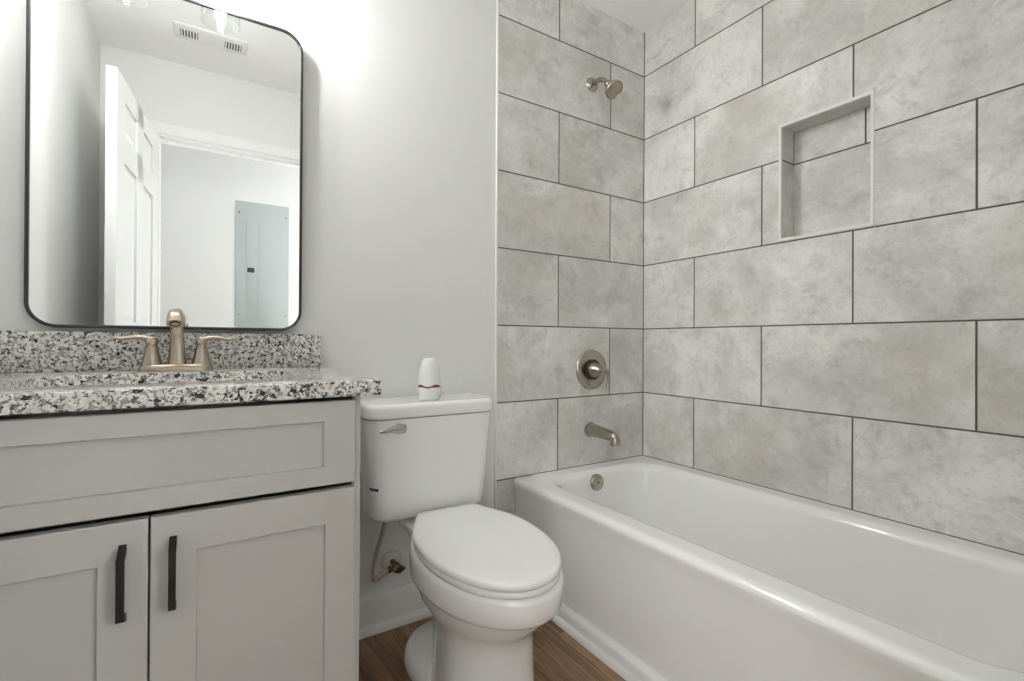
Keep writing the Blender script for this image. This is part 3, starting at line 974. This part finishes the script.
shd = thing('overhead_shower', 'small brushed nickel shower head on an arm high on the tiled wall', 'shower head', (PX, 0.0, 2.11))
bm = NB()
lathe(bm, [(0.030, 0.0), (0.0315, 0.002), (0.029, 0.008), (0.020, 0.014), (0.012, 0.016)], 30, axis((PX, 0.0, 2.108), (0, -1, 0)))
link('flange', bm, M_nickel, shd, 50)
bm = NB()
sweep(bm, smoothpath([(PX, -0.002, 2.108), (PX, -0.030, 2.110), (PX, -0.062, 2.104), (PX, -0.088, 2.085), (PX, -0.104, 2.066)], 7), lambda t: (0.0098, 0.0098), 16)
link('arm', bm, M_nickel, shd, 50)
hd = Vector((0.0, -0.66, -0.75)).normalized()
hp = Vector((PX, -0.098, 2.073))
bm = NB()
lathe(bm, [(0.010, 0.0), (0.016, 0.006), (0.017, 0.018), (0.013, 0.022), (0.016, 0.026), (0.026, 0.040), (0.036, 0.052), (0.0395, 0.058), (0.0395, 0.066), (0.036, 0.069), (0.033, 0.066)], 36, axis(hp, hd), True, False)
hb = link('head', bm, M_nickel, shd, 50)
bm = NB()
lathe(bm, [(0.0335, 0.0655), (0.030, 0.0670), (0.022, 0.0665), (0.020, 0.0685), (0.008, 0.0690)], 36, axis(hp, hd))
fc = link('spray_face', bm, plain('spray_plate', sr(168, 158, 140), 0.4, metal=0.7), hb, 50)

# ------------------------------------------------------------------ hall: electrical panel; ceiling register
EX0, EX1, EZ0, EZ1 = -1.592, -1.235, 1.165, 1.995
ep = thing('electrical_panel', 'grey metal electrical panel on the white hallway wall', 'electrical panel', ((EX0 + EX1) / 2, YH, EZ0))
bm = NB()
EZ0 = 0.95
box(bm, EX0, EX1, YH - 0.003, YH + 0.012, EZ0, EZ1, 0.002, 2)
link('cover', bm, M_panelgrey, ep, 30)
bm = NB()
box(bm, EX0 + 0.070, EX1 - 0.070, YH + 0.011, YH + 0.016, 1.105, 1.845, 0.0015, 2)
box(bm, EX0 + 0.145, EX1 - 0.078, YH + 0.015, YH + 0.018, 1.115, 1.835, 0.0015, 2)
ed = link('door', bm, M_panelgrey, ep, 30)
bm = NB()
box(bm, EX0 + 0.076, EX0 + 0.122, YH + 0.0155, YH + 0.022, 1.472, 1.506, 0.002, 2)
link('latch', bm, M_black, ed, 30)['label'] = 'black latch'
for x in (EX0 + 0.022, EX1 - 0.022):
    for z in (1.155, EZ1 - 0.085):
        bm = NB()
        lathe(bm, [(0.007, 0), (0.007, 0.002), (0.003, 0.0035)], 12, axis((x, YH + 0.012, z), (0, 1, 0)))
        link('screw', bm, M_chrome, ep, 40)

cvx, cvy = -1.757, -1.235
cv = thing('ceiling_vent', 'white rectangular air vent with slotted grille in the ceiling', 'vent', (cvx, cvy, CEIL))
bm = NB()
loft(bm, [rrect(cvx - 0.155, cvx + 0.155, cvy - 0.068, cvy + 0.068, 0.004, CEIL + 0.001, 3, 2), rrect(cvx - 0.155, cvx + 0.155, cvy - 0.068, cvy + 0.068, 0.004, CEIL - 0.003, 3, 2),
          rrect(cvx - 0.146, cvx + 0.146, cvy - 0.059, cvy + 0.059, 0.004, CEIL - 0.009, 3, 2)])
link('cover', bm, M_vent, cv, 30)
for s in (-1, 1):
    bm = NB()
    box(bm, cvx + s * 0.092 - 0.036, cvx + s * 0.092 + 0.036, cvy - 0.030, cvy + 0.030, CEIL - 0.0098, CEIL - 0.008)
    so = link('slot_opening', bm, M_ventdk, cv, 0)
    so['label'] = 'dark slot opening'
    bm = NB()
    for k in range(6):
        xx = cvx + s * 0.092 - 0.030 + k * 0.012
        box(bm, xx - 0.0026, xx + 0.0026, cvy - 0.030, cvy + 0.030, CEIL - 0.0145, CEIL - 0.0095)
    link('louvre', bm, M_vent, so, 0)

# added fill lights imitating daylight; no windows known, kept outside the mirror's view
area('hall_fill_light', (-2.58, YH + 0.02, 1.25), (-math.pi / 2, 0, 0), 0.9, 1.7, FILL_L, (0.97, 0.985, 1.0))
area('hall_fill_light', (-0.55, YH + 0.02, 1.25), (-math.pi / 2, 0, 0), 0.9, 1.7, FILL_R, (0.97, 0.985, 1.0))
